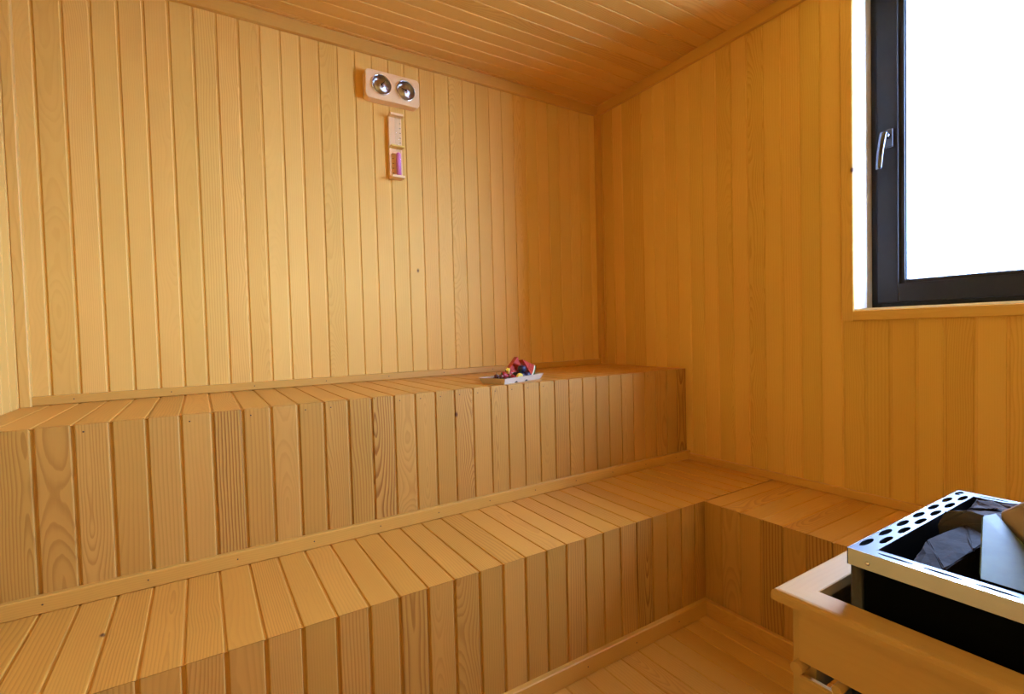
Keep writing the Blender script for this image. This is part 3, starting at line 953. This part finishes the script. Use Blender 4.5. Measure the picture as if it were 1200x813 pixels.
def strawberry(p, rz, label):
    mw = TM @ Matrix.Translation(p) @ Matrix.Rotation(rz, 4, 'Z') @ Matrix.Rotation(math.radians(70), 4, 'Y')
    o = lathe('strawberry', [(0.0, -0.024), (0.006, -0.021), (0.013, -0.006), (0.0165, 0.006), (0.013, 0.014), (0.004, 0.016), (0.0, 0.015)], None, M['berry'], mw, 16)
    tag(o, label, 'strawberry', 'strawberries on the tray')
    bm = bmesh.new()
    for k in range(6):
        a = k * math.pi / 3
        c = bm.verts.new((0, 0, 0.0165))
        q = [bm.verts.new((r_ * math.cos(a + d_), r_ * math.sin(a + d_), z_)) for r_, d_, z_ in ((0.008, -0.35, 0.0175), (0.015, 0, 0.0150), (0.008, 0.35, 0.0175))]
        bm.faces.new((c, q[0], q[1], q[2]))
    link('leaf_cap', to_mesh(bm, 'leaf_cap'), o, mw, M['leaf'])


strawberry((0.066, 0.050, zt + 0.030), 2.6, 'red strawberry on top of the cherries')
strawberry((0.118, 0.062, zt + 0.034), 0.7, 'red strawberry behind the yellow slice at the left')
strawberry((0.092, 0.022, zt + 0.017), 1.5, 'red strawberry at the front of the tray')


def wedge(name, p, rot, R_, ang, thick, label, cat, flesh, white, rind, group, seeds=True):
    """slice of a round fruit: a sector of radius R_ and angle ang, thick; rind along the arc"""
    mw = TM @ Matrix.Translation(p) @ rot
    def sector(r0, r1, y0, y1, nm, mat, par):
        bm = bmesh.new()
        n = 12
        def arc(r, y):
            if r < 1e-6:
                return [bm.verts.new((0, y, 0))]
            return [bm.verts.new((r * math.sin(-ang / 2 + ang * i / n), y, -r * math.cos(-ang / 2 + ang * i / n))) for i in range(n + 1)]
        a, c = arc(r0, y0), arc(r1, y0)
        a2, c2 = arc(r0, y1), arc(r1, y1)
        f1 = (a + c[::-1]); f2 = (a2 + c2[::-1])
        if len(a) == 1:
            for i in range(n):
                bm.faces.new((a[0], c[i], c[i + 1])); bm.faces.new((a2[0], c2[i], c2[i + 1]))
            bm.faces.new((a[0], c[0], c2[0], a2[0])); bm.faces.new((a[0], c[-1], c2[-1], a2[0]))
        else:
            for i in range(n):
                bm.faces.new((a[i], a[i + 1], c[i + 1], c[i])); bm.faces.new((a2[i], a2[i + 1], c2[i + 1], c2[i]))
                bm.faces.new((a[i], a[i + 1], a2[i + 1], a2[i]))
            bm.faces.new((a[0], c[0], c2[0], a2[0])); bm.faces.new((a[-1], c[-1], c2[-1], a2[-1]))
        for i in range(n):
            bm.faces.new((c[i], c[i + 1], c2[i + 1], c2[i]))
        return link(nm, to_mesh(bm, nm), par, mw, mat)
    root = link(name, None, None, mw)
    tag(root, label, cat, group)
    sector(0.0, R_ * 0.86, -thick / 2, thick / 2, 'flesh', flesh, root)
    sector(R_ * 0.86, R_ * 0.94, -thick / 2, thick / 2, 'inner_rind', white, root)
    sector(R_ * 0.94, R_, -thick / 2, thick / 2, 'rind', rind, root)
    if seeds:
        for k in range(6):
            a = -ang * 0.32 + ang * 0.64 * (k % 3) / 2
            r = R_ * (0.52 if k < 3 else 0.68)
            a += 0.0 if k < 3 else 0.09
            q = Vector((r * math.sin(a), -thick / 2, -r * math.cos(a)))
            bm = bmesh.new()
            bmesh.ops.create_icosphere(bm, subdivisions=1, radius=0.0022, matrix=Matrix.Translation(q))
            link('seed', to_mesh(bm, 'seed'), root, mw, M['seed'])


RY = lambda d: Matrix.Rotation(math.radians(d), 4, 'Y')
RX = lambda d: Matrix.Rotation(math.radians(d), 4, 'X')
RZ = lambda d: Matrix.Rotation(math.radians(d), 4, 'Z')
wedge('watermelon_slice', (0.205, 0.056, 0.096), RZ(10) @ RY(-50) @ RX(-14), 0.108, math.radians(36), 0.026,
      'red watermelon slice at the right end of the tray, its rind pointing right', 'watermelon', M['melon'], M['rindwhite'], M['rind'], 'watermelon slices on the tray')
wedge('watermelon_slice', (0.236, 0.106, 0.108), RZ(-6) @ RY(12) @ RX(-4), 0.098, math.radians(78), 0.022,
      'red watermelon slice standing upright at the back of the tray', 'watermelon', M['melon'], M['rindwhite'], M['rind'], 'watermelon slices on the tray')
wedge('citrus_slice', (0.126, 0.010, 0.010), RZ(10) @ RY(200) @ RX(-8), 0.030, math.radians(170), 0.010,
      'yellow fruit slice at the front of the tray beside a plum', 'fruit slice', M['lemon'], M['lemon'], M['peel'], 'yellow slices on the tray', False)
wedge('citrus_slice', (0.094, 0.052, 0.040), RZ(30) @ RY(205) @ RX(-8), 0.026, math.radians(160), 0.010,
      'yellow fruit slice above the cherries', 'fruit slice', M['lemon'], M['lemon'], M['peel'], 'yellow slices on the tray', False)
